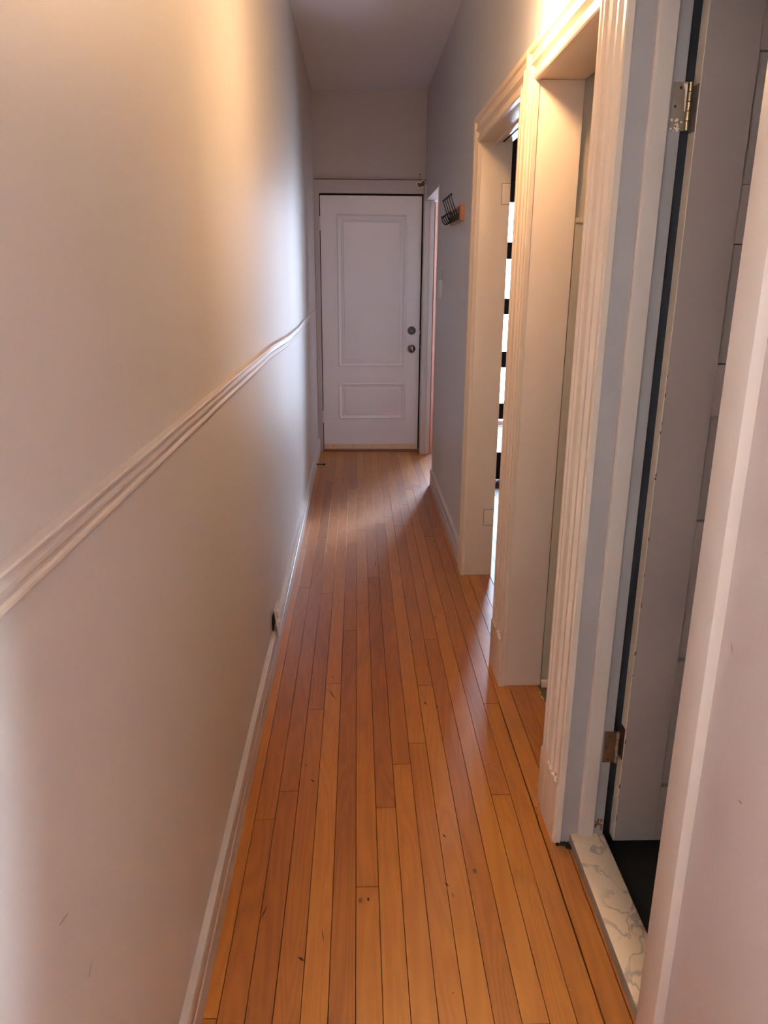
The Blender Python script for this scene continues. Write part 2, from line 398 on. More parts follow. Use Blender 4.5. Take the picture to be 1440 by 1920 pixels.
for c, y in J0:
    col = round((c * 0.0575 - X0) / PW - 0.5)
    joints.setdefault(col, []).append(y)
def plank(x0, x1, y0, y1, sh):
    if abs(x1 - X0 - PW * 9) < 0.001 and y0 < 1.7: x1 -= 0.0022
    w, h = (x1 - x0) / 2 - 0.0007, (y1 - y0) / 2 - 0.0009
    c = 0.0004
    bm = bmesh.new()
    lo = [bm.verts.new((a * w, b * h, -0.02)) for a, b in ((-1, -1), (1, -1), (1, 1), (-1, 1))]
    mi = [bm.verts.new((a * w, b * h, -c)) for a, b in ((-1, -1), (1, -1), (1, 1), (-1, 1))]
    hi = [bm.verts.new((a * (w - c), b * (h - c), 0)) for a, b in ((-1, -1), (1, -1), (1, 1), (-1, 1))]
    for a, b in ((lo, mi), (mi, hi)):
        for k in range(4): bm.faces.new((a[k], a[(k + 1) % 4], b[(k + 1) % 4], b[k]))
    bm.faces.new(hi)
    o = link('plank', bm, m_floor, floor, loc=((x0 + x1) / 2, (y0 + y1) / 2, sh))
    return o
rr = random.Random(11)
for col in range(-6, 12):
    x0 = X0 + PW * col; x1 = x0 + PW
    if x0 < XL: x0 = XL + 0.001
    if x1 > XRB: x1 = XRB - 0.004
    js = sorted(joints.get(col, []))
    ends = [YB] 
    for a in js: ends.append(a)
    ends.append(D - 0.01)
    full = []
    for a, b in zip(ends, ends[1:]):
        full.append(a)
        gap = b - a
        # outside the stretch where the photograph shows the joints, break long runs
        if gap > 2.2 and b > 4.5:
            full.append(a + gap * rr.uniform(0.45, 0.6))
        if a == YB and b > 1.15 and gap > 2.0:
            full.append(rr.uniform(-0.4, 0.6))
    full.append(ends[-1])
    for a, b in zip(full, full[1:]):
        plank(x0, x1, a, b, rr.uniform(-0.0005, 0.0003))
for col in range(12, 45):                    # side room and sunroom beyond the doorways
    x0 = X0 + PW * col; x1 = x0 + PW
    if col == 12: x0 = XRB - 0.003
    a = 2.66
    cuts = [a] + [a + 1.0 + rr.uniform(-0.4, 0.4) + k * 1.9 for k in range(2)] + [YSR]
    for p, q in zip(cuts, cuts[1:]): plank(x0, x1, p, q, rr.uniform(-0.0005, 0.0003))
for k in range(0, 11):                       # sunroom boards, left part
    pass

# ---------------------------------------------------------------- baseboards
BPROF = [(0, 0), (0.017, 0), (0.017, 0.062), (0.0140, 0.0655), (0.0160, 0.070), (0.0165, 0.110), (0.0150, 0.1145), (0.0125, 0.1155), (0, 0.1165)]
def baseboard(name, x, s, y0, y1, mat, label):
    bm = bmesh.new()
    strip(bm, [[(x + s * d, y, z) for d, z in BPROF] for y in (y0, y1)])
    return link(name, bm, mat, smooth=25, kind='structure', label=label, cat='baseboard')
baseboard('baseboard_left', XL, 1, YB, D - 0.025, m_base, 'pale moulded baseboard along the foot of the left wall')
baseboard('baseboard_right', XR, -1, A1 + 0.105, E0 - 0.02, m_base, 'short moulded baseboard between the side room and the far opening')

# ---------------------------------------------------------------- chair rail (follows the bowed wall)
RPROF = [(0, 1.178), (0.020, 1.1785), (0.0225, 1.1755), (0.0215, 1.170), (0.0135, 1.1655), (0.0145, 1.160), (0.0175, 1.1555), (0.0175, 1.150), (0.0135, 1.1455),
         (0.009, 1.140), (0.0085, 1.135), (0.0125, 1.131), (0.0135, 1.1265), (0.0105, 1.1215), (0.0045, 1.119), (0, 1.118)]
bm = bmesh.new(); rows = []
ys = [YB, 0.0, 1.0, 2.0, 2.5, 2.8, 2.95] + [2.95 + 0.06 * i for i in range(1, 57)]
for y in ys:
    f = 1.0 if y < 3.4 else max(0.35, 1.0 - (y - 3.4) * 0.25)
    rows.append([(XL - 0.0005 + bulge(y, 1.15) + d * f * 0.72, y, z) for d, z in RPROF])
rows = [[(x, y, 1.133 + (z - 1.118) * 0.8) for x, y, z in r] for r in rows]
strip(bm, rows)
link('trim_1', bm, m_rail, smooth=25, kind='structure', label='pale moulded chair rail on the left wall, lit warm along its top', cat='chair rail')

# ---------------------------------------------------------------- door casings on the right wall
CPROF = [(-0.003, 0.0), (-0.003, 0.0135), (0.001, 0.0165), (0.014, 0.0165), (0.019, 0.0125), (0.024, 0.0075), (0.034, 0.0075), (0.040, 0.0115), (0.046, 0.0175), (0.054, 0.0175), (0.058, 0.0125),
         (0.062, 0.0095), (0.080, 0.0110), (0.086, 0.0175), (0.098, 0.0205), (0.104, 0.0185), (0.1045, 0.0)]
def casing_set(name, y0, y1, zt, label, jd=0.012, plinth=True, prof=CPROF, near=True, far=True, mat=m_trim, jmat=None, nscale=1.0, jx=None):
    root = empty(name, (XR, y1, 0), label, 'doorway', 'structure')
    off = Vector((XR, y1, 0))
    def put(n, bm, mt, **k):
        o = link(n, bm, mt, root, smooth=25, **k)
        o.data.transform(Matrix.Translation(-off)); return o
    jm = jmat or mat
    for side, on in ((-1, near), (1, far)):
        if not on: continue
        yb = y0 if side < 0 else y1; k_ = nscale if side < 0 else 1.0
        bm = bmesh.new()
        strip(bm, [[(XR - d, yb + side * t * k_, 0.0) for t, d in prof], [(XR - d, yb + side * t * k_, zt + t) for t, d in prof]])
        put('casing_post', bm, mat)
        if plinth:
            bm = bmesh.new()
            pr = [(-0.004, 0), (-0.004, 0.016), (0.002, 0.0205), (0.046, 0.0205), (0.052, 0.022), (0.098, 0.0225), (0.1052, 0.021), (0.1052, 0)]
            top = [(-0.004, 0), (-0.004, 0.010), (0.002, 0.014), (0.046, 0.014), (0.052, 0.015), (0.098, 0.016), (0.1052, 0.015), (0.1052, 0)]
            rows = [[(XR - d, yb + side * t * k_, z) for t, d in p] for p, z in ((pr, 0.0), (pr, 0.172), (top, 0.186))]
            strip(bm, rows); put('plinth_block', bm, mat)
    bm = bmesh.new()
    strip(bm, [[(XR - d, y0 - t, zt + t) for t, d in prof], [(XR - d, y1 + t, zt + t) for t, d in prof]])
    put('head_casing', bm, mat)
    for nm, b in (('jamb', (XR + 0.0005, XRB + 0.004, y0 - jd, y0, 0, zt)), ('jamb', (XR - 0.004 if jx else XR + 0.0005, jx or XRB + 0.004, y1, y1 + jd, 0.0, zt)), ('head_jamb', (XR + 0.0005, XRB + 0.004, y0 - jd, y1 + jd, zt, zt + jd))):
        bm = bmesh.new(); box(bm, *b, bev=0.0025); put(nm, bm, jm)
    return root, put

# closet opening
rootB, putB = casing_set('trim_2', B0, B1, ZH, 'cream-painted fluted casing and deep jamb of the narrow closet opening, warmly lit', nscale=0.7)
# room opening
rootA, putA = casing_set('trim_3', A0, A1, ZH, 'cream-painted casing and jamb of the side room opening beside the grey wall')
# filled hinge mortises in the far jamb of the room opening
def mortise(put, y, xa, xb, za, zb):
    bm = bmesh.new()
    g = 0.0016
    box(bm, xa, xb, y - 0.0009, y + 0.002, za, za + g); box(bm, xa, xb, y - 0.0009, y + 0.002, zb - g, zb); box(bm, xa, xa + g, y - 0.0009, y + 0.002, za, zb)
    put('mortise_joint', bm, m_void)
    bm = bmesh.new(); box(bm, xa + g, xb, y - 0.0012, y + 0.002, za + g, zb - g, bev=0.0004); put('mortise_patch', bm, m_trim)
mortise(putA, A1, 0.628, 0.6655, 1.735, 1.822)
mortise(putA, A1, 0.615, 0.6655, 0.262, 0.345)
# sliding track slot in the head of the room opening
bm = bmesh.new(); box(bm, 0.612, 0.630, A0 + 0.002, A1 - 0.002, ZH - 0.0015, ZH + 0.004); putA('track_slot', bm, m_void)
bm = bmesh.new(); box(bm, 0.590, 0.611, A0 + 0.002, A1 - 0.002, ZH - 0.010, ZH + 0.002, bev=0.002); putA('head_stop', bm, m_trim)
# sunroom opening: thin casing on the near side, moulded jamb on the far side
EPROF = [(-0.002, 0), (-0.002, 0.004), (0.001, 0.006), (0.014, 0.006), (0.017, 0.004), (0.017, 0)]
rootE, putE = casing_set('trim_4', E0, E1, ZH, 'thin pinkish casing of the far opening next to the white door', plinth=False, prof=EPROF, mat=m_base, jx=0.596)
bm = bmesh.new(); box(bm, 0.560, 0.594, E1 - 0.012, E1 + 0.004, 0, ZH, bev=0.002); putE('door_stop_strip', bm, m_base)
bm = bmesh.new(); box(bm, XR - 0.014, XR + 0.002, E1 + 0.001, D - 0.022, 0, ZH + 0.12, bev=0.003); putE('corner_board', bm, m_base)
# bathroom opening
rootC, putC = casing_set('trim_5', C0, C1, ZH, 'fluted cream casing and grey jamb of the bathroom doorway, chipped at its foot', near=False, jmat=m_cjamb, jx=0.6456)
bm = bmesh.new()
xs0, xs1 = 0.576, 0.614
strip(bm, [[(xs0, C1 + 0.002, z), (xs0, C1 - 0.008, z), (xs0 + 0.003, C1 - 0.0115, z), (xs0 + 0.010, C1 - 0.013, z), (xs1, C1 - 0.013, z), (xs1, C1 + 0.002, z)] for z in (0.0285, ZH)])
putC('door_stop_strip', bm, m_flat)
bm = bmesh.new(); strip(bm, [[(xs0, y, ZH + 0.002), (xs0, y, ZH - 0.010), (xs0 + 0.006, y, ZH - 0.013), (xs1, y, ZH - 0.013), (xs1, y, ZH + 0.002)] for y in (C0, C1)])
putC('door_stop_strip', bm, m_flat)
# flat near casing board
bm = bmesh.new(); box(bm, 0.514, XR + 0.001, C0 - 0.068, C0, 0, ZH + 0.075, bev=0.0022); putC('flat_casing', bm, m_flat, label='flat plain casing board with a cool-lit edge')
bm = bmesh.new()                                   # flaked raw spot at the foot of the rabbet
for k in range(9):
    a = 0.618 + 0.0022 * k + rr.uniform(0, 0.004); z = 0.034 + rr.uniform(0, 0.03)
    box(bm, a, a + rr.uniform(0.002, 0.006), C1 - 0.0006, C1 + 0.002, z, z + rr.uniform(0.004, 0.014))
putC('bare_flake', bm, flat('bare_red_wood', (0.26, 0.08, 0.045), 0.6), label='flaked reddish bare wood')
# thick cream paint ridges where the plinth blocks meet the posts
def ridge(put, y0, y1, z):
    bm = bmesh.new(); n = 14; pts = []; rad = []
    for i in range(n + 1):
        y = y0 + (y1 - y0) * i / n
        d = 0.0205 + 0.0015 * math.sin(i * 1.9)
        pts.append((XR - d, y, z + 0.004 * math.sin(i * 1.3) + rr.uniform(-0.002, 0.002))); rad.append(0.0022 + 0.0012 * rr.random())
    tube(bm, pts, rad, 6); put('paint_ridge', bm, m_drip)
ridge(putC, C1 + 0.006, C1 + 0.050, 0.183); ridge(putC, C1 + 0.062, C1 + 0.10, 0.182)
ridge(putB, B1 + 0.012, B1 + 0.085, 0.183); ridge(putA, A0 - 0.098, A0 - 0.03, 0.183)

# ---------------------------------------------------------------- closet interior
bm = bmesh.new()
strip(bm, [[(x, 2.4825, 0.02), (x, 2.4705, 0.02), (x, 2.4705, 1.592), (x, 2.467, 1.596), (x, 2.467, 1.608), (x, 2.4825, 1.612)] for x in (XRB + 0.006, 1.249)])
link('trim_6', bm, m_closet, smooth=30, kind='structure', label='ochre panelling with a small ledge inside the narrow closet', cat='panelling')
bm = bmesh.new()
strip(bm, [[(x, 2.470, 0.0), (x, 2.454, 0.0), (x, 2.454, 0.012), (x, 2.458, 0.020), (x, 2.4705, 0.024)] for x in (XRB + 0.006, 1.249)])
link('baseboard_closet', bm, m_trim, smooth=30, kind='structure', label='low cream strip at the foot of the closet wall', cat='baseboard')
bm = bmesh.new(); box(bm, XRB - 0.004, 1.25, 1.812, 2.482, -0.1, -0.001)
link('floor_closet', bm, m_olive, kind='structure', label='dark olive floor inside the narrow closet', cat='floor')
bm = bmesh.new(); r3 = random.Random(4)
for k in range(34):
    y = r3.uniform(1.88, 2.44); x = XRB - 0.006 + r3.gauss(0, 0.0015); s = r3.uniform(0.0008, 0.0024)
    ball(bm, (x, y, 0.0005), s, (1, 1.6, 0.5), 6)
link('plaster_crumbs', bm, m_drip, kind='stuff', label='white plaster crumbs along the edge of the olive closet floor', cat='crumbs')

# ---------------------------------------------------------------- bathroom floor, threshold
bm = bmesh.new(); box(bm, XRB - 0.01, 2.2, 0.2, 1.72, -0.12, -0.04)
link('floor_bathroom', bm, m_black, kind='structure', label='black bathroom floor seen past the marble threshold', cat='floor')
bm = bmesh.new()
e = 0.004
prof = [(0.557, -0.017), (0.557, 0.028 - e), (0.557 + e * 0.35, 0.028 - e * 0.35), (0.557 + e, 0.028), (0.648 - e, 0.028), (0.648, 0.028 - e), (0.648, -0.12), (0.60, -0.12)]
strip(bm, [[(x, y, z) for x, z in prof] for y in (C0 + 0.001, C1 - 0.001)])
for f in bm.faces:
    if f.normal.z < 0.4 and abs(f.calc_center_median().x - 0.557) < 0.002: f.material_index = 1
th = link('marble_threshold', bm, [m_marble, m_marble_edge], smooth=50, kind='structure', label='veined cream marble threshold with a dirty edge in the bathroom doorway', cat='threshold')
for q in th.data.polygons:
    if abs(q.center.x - 0.557) < 0.003 and abs(q.normal.x) > 0.7: q.material_index = 1

# ---------------------------------------------------------------- bathroom door (five panels), open into the room
door2 = empty('door_2', (0.678, 1.6625, 0.0), 'taupe five-panel door standing open into the dark bathroom', 'door', 'structure')
LW, LT = 0.62, 0.034
ZB0, ZT0 = 0.0, 2.0
panels = [(1.864, 1.620), (1.5065, 1.256), (1.143, 0.8945), (0.780, 0.532), (0.4165, 0.167)]
def panel_door(root, w, t, zt, pans, xa, xb, mat, edge_mat, panel_mat, depth=0.010, glass_panes=False, dz=0.0):
    """leaf lies along +x from 0 to w, front face y=0, back face y=t; frame pieces are separate parts"""
    def part(n, b, mt, bev=0.0):
        bm = bmesh.new(); box(bm, *b, bev=bev); return link(n, bm, mt, root)
    part('stile', (0, xa, 0, t, 0, zt), mat, 0.001); part('stile', (xb, w, 0, t, 0, zt), mat, 0.001)
    zs = [zt] + [z for p in pans for z in p] + [0]
    for i in range(0, len(zs), 2): part('rail', (xa, xb, 0, t, zs[i + 1] , zs[i]), mat)
    for z1, z0 in pans:
        if glass_panes: part('pane', (xa - 0.003, xb + 0.003, t * 0.4, t * 0.6, z0 - 0.003, z1 + 0.003), m_glass)
        else:                                           # loose panel; black sheet behind it stands in for shade in the joint
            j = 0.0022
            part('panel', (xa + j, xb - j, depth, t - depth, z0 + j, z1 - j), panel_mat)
            part('panel_joint_shade', (xa - 0.003, xb + 0.003, depth + 0.003, t - depth - 0.003, z0 - 0.003, z1 + 0.003), m_void)
    if edge_mat: part('hinge_edge', (-0.0012, 0, 0.0008, t - 0.0008, 0, zt), edge_mat)
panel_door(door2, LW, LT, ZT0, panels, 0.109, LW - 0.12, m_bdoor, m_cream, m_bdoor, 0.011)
bm = bmesh.new()
for k in range(26):
    z = rr.uniform(0.05, 1.3); ball(bm, (rr.uniform(-0.001, 0.0015), -0.0002, z), rr.uniform(0.0008, 0.002), (1, 0.4, rr.uniform(1, 4)), 6)
link('paint_chip', bm, m_rust, door2, label='dark chips along the cream edge')

def butt_hinge(root, org, zc, h, leafmat, knmat, flag):
    """leaf on the jamb (x < knuckle, faces -y), knuckle, leaf on the door edge (faces -x)"""
    o = Vector(org)
    def L(n, bm, mt, **k):
        ob = link(n, bm, mt, root, smooth=35, **k); ob.data.transform(Matrix.Translation(o)); return ob
    bm = bmesh.new(); box(bm, -0.034, -0.006, -0.0012, 0.001, -h / 2, h / 2, bev=0.0004)
    lf = L('hinge', bm, leafmat)
    for z, x in ((0.033, -0.020), (0.0, -0.028), (-0.036, -0.021)):
        b2 = bmesh.new(); cyl(b2, (x, -0.0018, z), (x, 0.0002, z), 0.0027, 0.0022, 12)
        s = link('screw', b2, m_void, lf); s.data.transform(Matrix.Translation(o))
    b2 = bmesh.new()
    for k in range(5):
        a = -h / 2 + h * k / 5
        cyl(b2, (-0.001, -0.002, a + 0.0008), (-0.001, -0.002, a + h / 5 - 0.0008), 0.0042, None, 16)
    s = link('knuckle', b2, knmat, lf, smooth=35); s.data.transform(Matrix.Translation(o))
    b2 = bmesh.new()
    strip(b2, [[(x, 0.0055, -h / 2), (x, 0.034, -h / 2), (x, 0.034, h / 2), (x, 0.0055, h / 2)] for x in (0.0185, 0.0205)])
    s = link('door_leaf_plate', b2, leafmat, lf); s.data.transform(Matrix.Translation(o))
    if flag:                                        # cream paint left on the jamb leaf
        b2 = bmesh.new()
        strip(b2, [[(-0.016, y, h / 2 - 0.003), (-0.007, y, h / 2 - 0.003), (-0.007, y, h / 2 - 0.052), (-0.0095, y, h / 2 - 0.052), (-0.011, y, h / 2 - 0.016)] for y in (-0.0018, -0.001)])
        s = link('paint_patch', b2, m_cream, lf); s.data.transform(Matrix.Translation(o))
        b2 = bmesh.new()
        for k in range(24): ball(b2, (rr.uniform(-0.033, -0.010), -0.0014, -h / 2 + rr.uniform(0, 0.02)), rr.uniform(0.001, 0.003), (1, 0.3, 1), 6)
        s = link('paint_crust', b2, m_trim, lf); s.data.transform(Matrix.Translation(o))
butt_hinge(door2, (0.657 - 0.678, 1.6585 - 1.6625, 1.761), 0, 0.087, m_hinge, m_brass, True)
butt_hinge(door2, (0.657 - 0.678, 1.6585 - 1.6625, 0.2935), 0, 0.090, m_rust, m_hinge, False)

# ---------------------------------------------------------------- white door at the end of the hall
door1 = empty('door_1', (DX0, D + 0.012, 0.014), 'white two-panel door with round knob at the end of the hall', 'door', 'structure')
dw, dh, yf = DX1 - DX0 - 0.004, 2.012, 0.0
px = [(-0.167 - DX0, 0.397 - DX0), (-0.105 - DX0, 0.333 - DX0)]
P1 = (0.701 - 0.014, 1.895 - 0.014); P2 = (0.264 - 0.014, 0.583 - 0.014)
bm = bmesh.new()
# front skin with two holes: frame cut by hand
xs = [0.002, px[0][0], px[0][1], dw]; zs = [0, P2[0], P2[1], P1[0], P1[1], dh]
V = {}
for i, x in enumerate(xs):
    for j, z in enumerate(zs): V[i, j] = bm.verts.new((x, yf, z))
for i in range(3):
    for j in range(5):
        if i == 1 and j in (1, 3): continue
        bm.faces.new((V[i, j], V[i + 1, j], V[i + 1, j + 1], V[i, j + 1]))
bk = [bm.verts.new((x, 0.044, z)) for x, z in ((0.002, 0), (dw, 0), (dw, dh), (0.002, dh))]
bm.faces.new(bk)
bm.faces.new([V[i, 0] for i in range(4)] + [bk[1], bk[0]]); bm.faces.new([V[3, j] for j in range(6)] + [bk[2], bk[1]])
bm.faces.new([V[i, 5] for i in (3, 2, 1, 0)] + [bk[3], bk[2]]); bm.faces.new([V[0, j] for j in (5, 4, 3, 2, 1, 0)] + [bk[0], bk[3]])
link('door_slab', bm, m_door, door1)
MP = [(0.0, 0.0), (0.002, 0.004), (0.008, 0.0045), (0.012, -0.003), (0.017, -0.005), (0.022, -0.002), (0.028, 0.007), (0.038, 0.010), (0.046, 0.0085), (0.052, 0.006), (0.056, 0.0085), (0.062, 0.004)]
for (z0, z1) in (P1, P2):
    bm = bmesh.new(); rows = []
    for t, d in MP:
        rows.append([bm.verts.new(p) for p in ((px[0][0] + t, yf + d, z0 + t), (px[0][1] - t, yf + d, z0 + t), (px[0][1] - t, yf + d, z1 - t), (px[0][0] + t, yf + d, z1 - t))])
    for a, b in zip(rows, rows[1:]):
        for k in range(4): bm.faces.new((a[k], a[(k + 1) % 4], b[(k + 1) % 4], b[k]))
    link('panel_moulding', bm, m_door, door1)
    bm = bmesh.new(); t = 0.0615; box(bm, px[0][0] + t, px[0][1] - t, yf + 0.0045, yf + 0.02, z0 + t, z1 - t); link('panel', bm, m_door, door1)
bm = bmesh.new(); box(bm, 0.004, dw - 0.004, -0.006, 0.0, 0.0, 0.046, bev=0.0015)
sweep = link('door_sweep', bm, m_cream, door1, label='cream strip along the foot of the door')
for k in range(4):
    bm = bmesh.new(); cyl(bm, (0.085 + k * 0.165 + 0.0, -0.0075, 0.030), (0.085 + k * 0.165, -0.005, 0.030), 0.0035, None, 10); link('screw', bm, m_void, sweep)
kx, kz = 0.443 - DX0, 0.863 - 0.014
bm = bmesh.new(); lathe(bm, [(0.001, 0.002), (0.031, 0.001), (0.031, -0.004), (0.016, -0.008), (0.013, -0.030), (0.022, -0.040), (0.029, -0.052), (0.029, -0.062), (0.020, -0.070), (0.007, -0.073), (0.001, -0.0735)], (kx, 0, kz))
link('door_knob', bm, m_nickel, door1, smooth=50, label='round dark nickel knob')
bm = bmesh.new(); lathe(bm, [(0.001, 0.002), (0.034, 0.001), (0.034, -0.007), (0.031, -0.011), (0.001, -0.011)], (kx, 0, 1.004 - 0.014))
db = link('deadbolt', bm, m_lock, door1, smooth=30, label='round dark grey deadbolt')
bm = bmesh.new(); cyl(bm, (kx, -0.013, 0.99), (kx, -0.0108, 0.99), 0.0035, None, 12); link('keyhole', bm, m_steel, db)
for z in (1.822, 0.292):
    bm = bmesh.new()
    for k in range(5): cyl(bm, (-0.004, -0.006, z - 0.014 - 0.052 + k * 0.021), (-0.004, -0.006, z - 0.014 - 0.052 + k * 0.021 + 0.0195), 0.0062, None, 14)
    link('hinge', bm, m_base, door1, smooth=35)
for z, hh in ((0.988, 0.03), (0.878, 0.02)):
    bm = bmesh.new(); box(bm, dw - 0.001, dw + 0.0045, 0.004, 0.02, z - 0.014 - hh / 2, z - 0.014 + hh / 2); link('latch_bolt', bm, m_steel, door1)

# frame of the far door
root = empty('trim_7', (0, D, 0), 'flat painted frame around the white door', 'door frame', 'structure')
def tp(n, b, mt, bev=0.002):
    bm = bmesh.new(); box(bm, b[0], b[1], b[2] - D, b[3] - D, b[4], b[5], bev=bev); return link(n, bm, mt, root)
tp('frame_post', (XL + 0.002, DX0 - 0.004, D - 0.022, D + 0.001, 0, DZ + 0.006), m_far)
tp('frame_post', (DX1 + 0.006, XR - 0.001, D - 0.022, D + 0.001, 0, DZ + 0.006), m_base)
tp('frame_head', (XL + 0.002, XR - 0.001, D - 0.022, D + 0.001, DZ + 0.006, 2.135), m_far)
tp('frame_cap', (XL + 0.002, XR - 0.001, D - 0.024, D + 0.001, 2.136, 2.142), m_thresh, 0.001)
tp('dark_rebate', (DX0 - 0.012, DX1 + 0.012, D + 0.062, D + 0.07, 0, DZ + 0.014), m_void, 0)
tp('strike_plate', (DX1 + 0.012, DX1 + 0.020, D - 0.0232, D - 0.021, 1.12, 1.165), m_base, 0.0004)
bm = bmesh.new(); box(bm, DX0 - 0.006, DX1 + 0.006, D - 0.028, D + 0.06, -0.001, 0.011, bev=0.003)
link('wood_threshold', bm, m_thresh, kind='structure', label='low reddish wood threshold under the white door', cat='threshold')

# slide bolt, rusty
sb = empty('slide_bolt', (0.525, D - 0.023, 1.59), 'rusty slide bolt on the frame right of the white door', 'bolt')
bm = bmesh.new(); box(bm, -0.009, 0.009, -0.003, -0.0005, -0.085, 0.085, bev=0.001); link('back_plate', bm, m_rust, sb)
bm = bmesh.new(); cyl(bm, (-0.002, -0.008, -0.10), (-0.002, -0.008, 0.06), 0.0048, None, 12); rod = link('bolt_rod', bm, m_rust, sb, smooth=30)
bm = bmesh.new(); cyl(bm, (0, -0.009, 0.02), (0.012, -0.018, 0.02), 0.004, 0.005, 10); link('bolt_knob', bm, m_brass, rod, smooth=30)
for z in (-0.06, 0.045):
    bm = bmesh.new(); box(bm, -0.009, 0.006, -0.0145, -0.0025, z - 0.007, z + 0.007, bev=0.002); link('bolt_guide', bm, m_rust, sb)

# ---------------------------------------------------------------- little hanging ornament above the door corner
orn = empty('hanging_ornament', (0.484, D - 0.024, 2.178), 'tiny tilted cream and dark ornament hanging at the corner above the white door', 'ornament')
def rot(p, a=math.radians(20)):
    x, z = p; return (x * math.cos(a) - z * math.sin(a), x * math.sin(a) + z * math.cos(a))
cx, cz = 0.011, -0.070
def rbox(bm, x0, x1, z0, z1, y0, y1):
    c = [rot((x, z)) for x, z in ((x0, z0), (x1, z0), (x1, z1), (x0, z1))]
    strip(bm, [[(cx + a, y, cz + b) for a, b in c] for y in (y0, y1)])
bm = bmesh.new(); rbox(bm, -0.033, 0.033, -0.023, 0.023, -0.004, 0.0); plq = link('plaque', bm, m_drip, orn, label='cream plaque')
bm = bmesh.new(); rbox(bm, -0.027, 0.029, -0.017, 0.016, -0.0055, -0.003); link('inset', bm, flat('dark_brown_enamel', (0.02, 0.012, 0.005), 0.4), plq)
bm = bmesh.new()
for q in ((-0.004, 0.012, 0.007), (0.006, 0.013, 0.005), (-0.019, -0.012, 0.0045), (-0.017, 0.002, 0.003), (0.017, 0.004, 0.0035)):
    a, b = rot(q[:2]); ball(bm, (cx + a, -0.007, cz + b), q[2], (1, 0.5, 0.8), 10)
link('bead', bm, m_drip, plq, smooth=True)
bm = bmesh.new()
tube(bm, [(0, -0.003, 0.0), (-0.004, -0.003, -0.02), (-0.003, -0.003, -0.04), (0.01, -0.003, -0.055)], 0.0009, 6); link('wire', bm, m_rust, orn)
bm = bmesh.new(); cyl(bm, (0, -0.012, 0.0), (0, 0.0235, 0.0), 0.0022, None, 8); ball(bm, (0, -0.012, 0), 0.0045, (1, 0.5, 1), 10); link('nail', bm, m_iron, orn, smooth=True)

# ---------------------------------------------------------------- coat rack
RY0, RY1 = 4.03, 4.50
rack = empty('coat_rack', (XR, (RY0 + RY1) / 2, 1.738), 'orange wooden coat rack with black iron hooks on the grey right wall', 'coat rack')
bm = bmesh.new()
hy = (RY1 - RY0) / 2
strip(bm, [[(0.0, y, -0.039), (-0.014, y, -0.039), (-0.0185, y, -0.035), (-0.0205, y, -0.028), (-0.0205, y, 0.028), (-0.0185, y, 0.035), (-0.014, y, 0.039), (0.0, y, 0.039)] for y in (-hy, -hy + 0.006, hy - 0.006, hy)])
link('back_board', bm, m_rack, rack, smooth=30)
for i in range(5):
    y = -hy + 0.06 + i * (2 * hy - 0.12) / 4
    bm = bmesh.new()
    box(bm, -0.0245, -0.0204, y - 0.008, y + 0.008, -0.030, 0.024, bev=0.0012)
    up_pts = [(-0.023, -0.010), (-0.028, -0.006), (-0.034, 0.004), (-0.040, 0.018), (-0.047, 0.036), (-0.055, 0.056), (-0.061, 0.072), (-0.063, 0.082)]
    lo_pts = [(-0.023, -0.012), (-0.029, -0.024), (-0.040, -0.034), (-0.052, -0.034), (-0.062, -0.025), (-0.067, -0.012), (-0.068, -0.003)]
    tube(bm, [(a, y, b) for a, b in up_pts], [0.0045, 0.0042, 0.0036, 0.003, 0.0027, 0.0025, 0.0024, 0.0024], 10)
    tube(bm, [(a, y, b) for a, b in lo_pts], [0.0045, 0.0042, 0.0038, 0.0035, 0.0031, 0.0027, 0.0025], 10)
    hk = link('hook', bm, m_iron, rack, smooth=45)
    for a, b, r in ((-0.063, 0.086, 0.0062), (-0.068, 0.001, 0.0062)):
        b2 = bmesh.new(); ball(b2, (a, y, b), r, (1, 1, 1), 14); link('hook_ball', b2, m_iron, hk, smooth=True)

# ---------------------------------------------------------------- switch and blank patch, outlet, door stop
sw = empty('light_switch', (XR, 5.02, 1.354), 'white rocker light switch on the grey wall by the far opening', 'light switch')
bm = bmesh.new(); box(bm, -0.008, 0, -0.080, 0.080, -0.057, 0.057, bev=0.002); link('cover_plate', bm, m_plate, sw)
bm = bmesh.new(); box(bm, -0.013, -0.006, -0.055, 0.055, -0.034, 0.034, bev=0.0015); link('rocker', bm, m_plate, sw)
bm = bmesh.new(); box(bm, XR - 0.002, XR, 4.925, 5.015, 1.418, 1.468, bev=0.0006)
link('wall_sticker', bm, m_far, label='small faded patch stuck on the wall above the light switch', cat='sticker')

ol = empty('wall_outlet', (XL, 2.74, 0.15), 'loose white outlet cover tilting off the left wall above the baseboard', 'outlet')
bm = bmesh.new(); box(bm, 0.001, 0.0045, -0.036, 0.036, -0.045, 0.020); link('wall_box', bm, m_void, ol)
def plate_row(z, dx, t=0.003): return [(0.010 + dx, -0.050, z), (0.010 + dx + t, -0.050, z), (0.014 + dx * 0.75 + t, 0.048, z), (0.014 + dx * 0.75, 0.048, z)]
bm = bmesh.new(); strip(bm, [plate_row(-0.058, 0.014), plate_row(0.0, 0.007), plate_row(0.058, 0.0)]); link('cover_plate', bm, m_plate_w, ol)
for z in (0.024, -0.020):
    dx = 0.007 - z * 0.12
    bm = bmesh.new(); box(bm, 0.012 + dx, 0.0185 + dx, -0.016, 0.016, z - 0.015, z + 0.015, bev=0.0015); link('socket', bm, m_plate_w, ol)

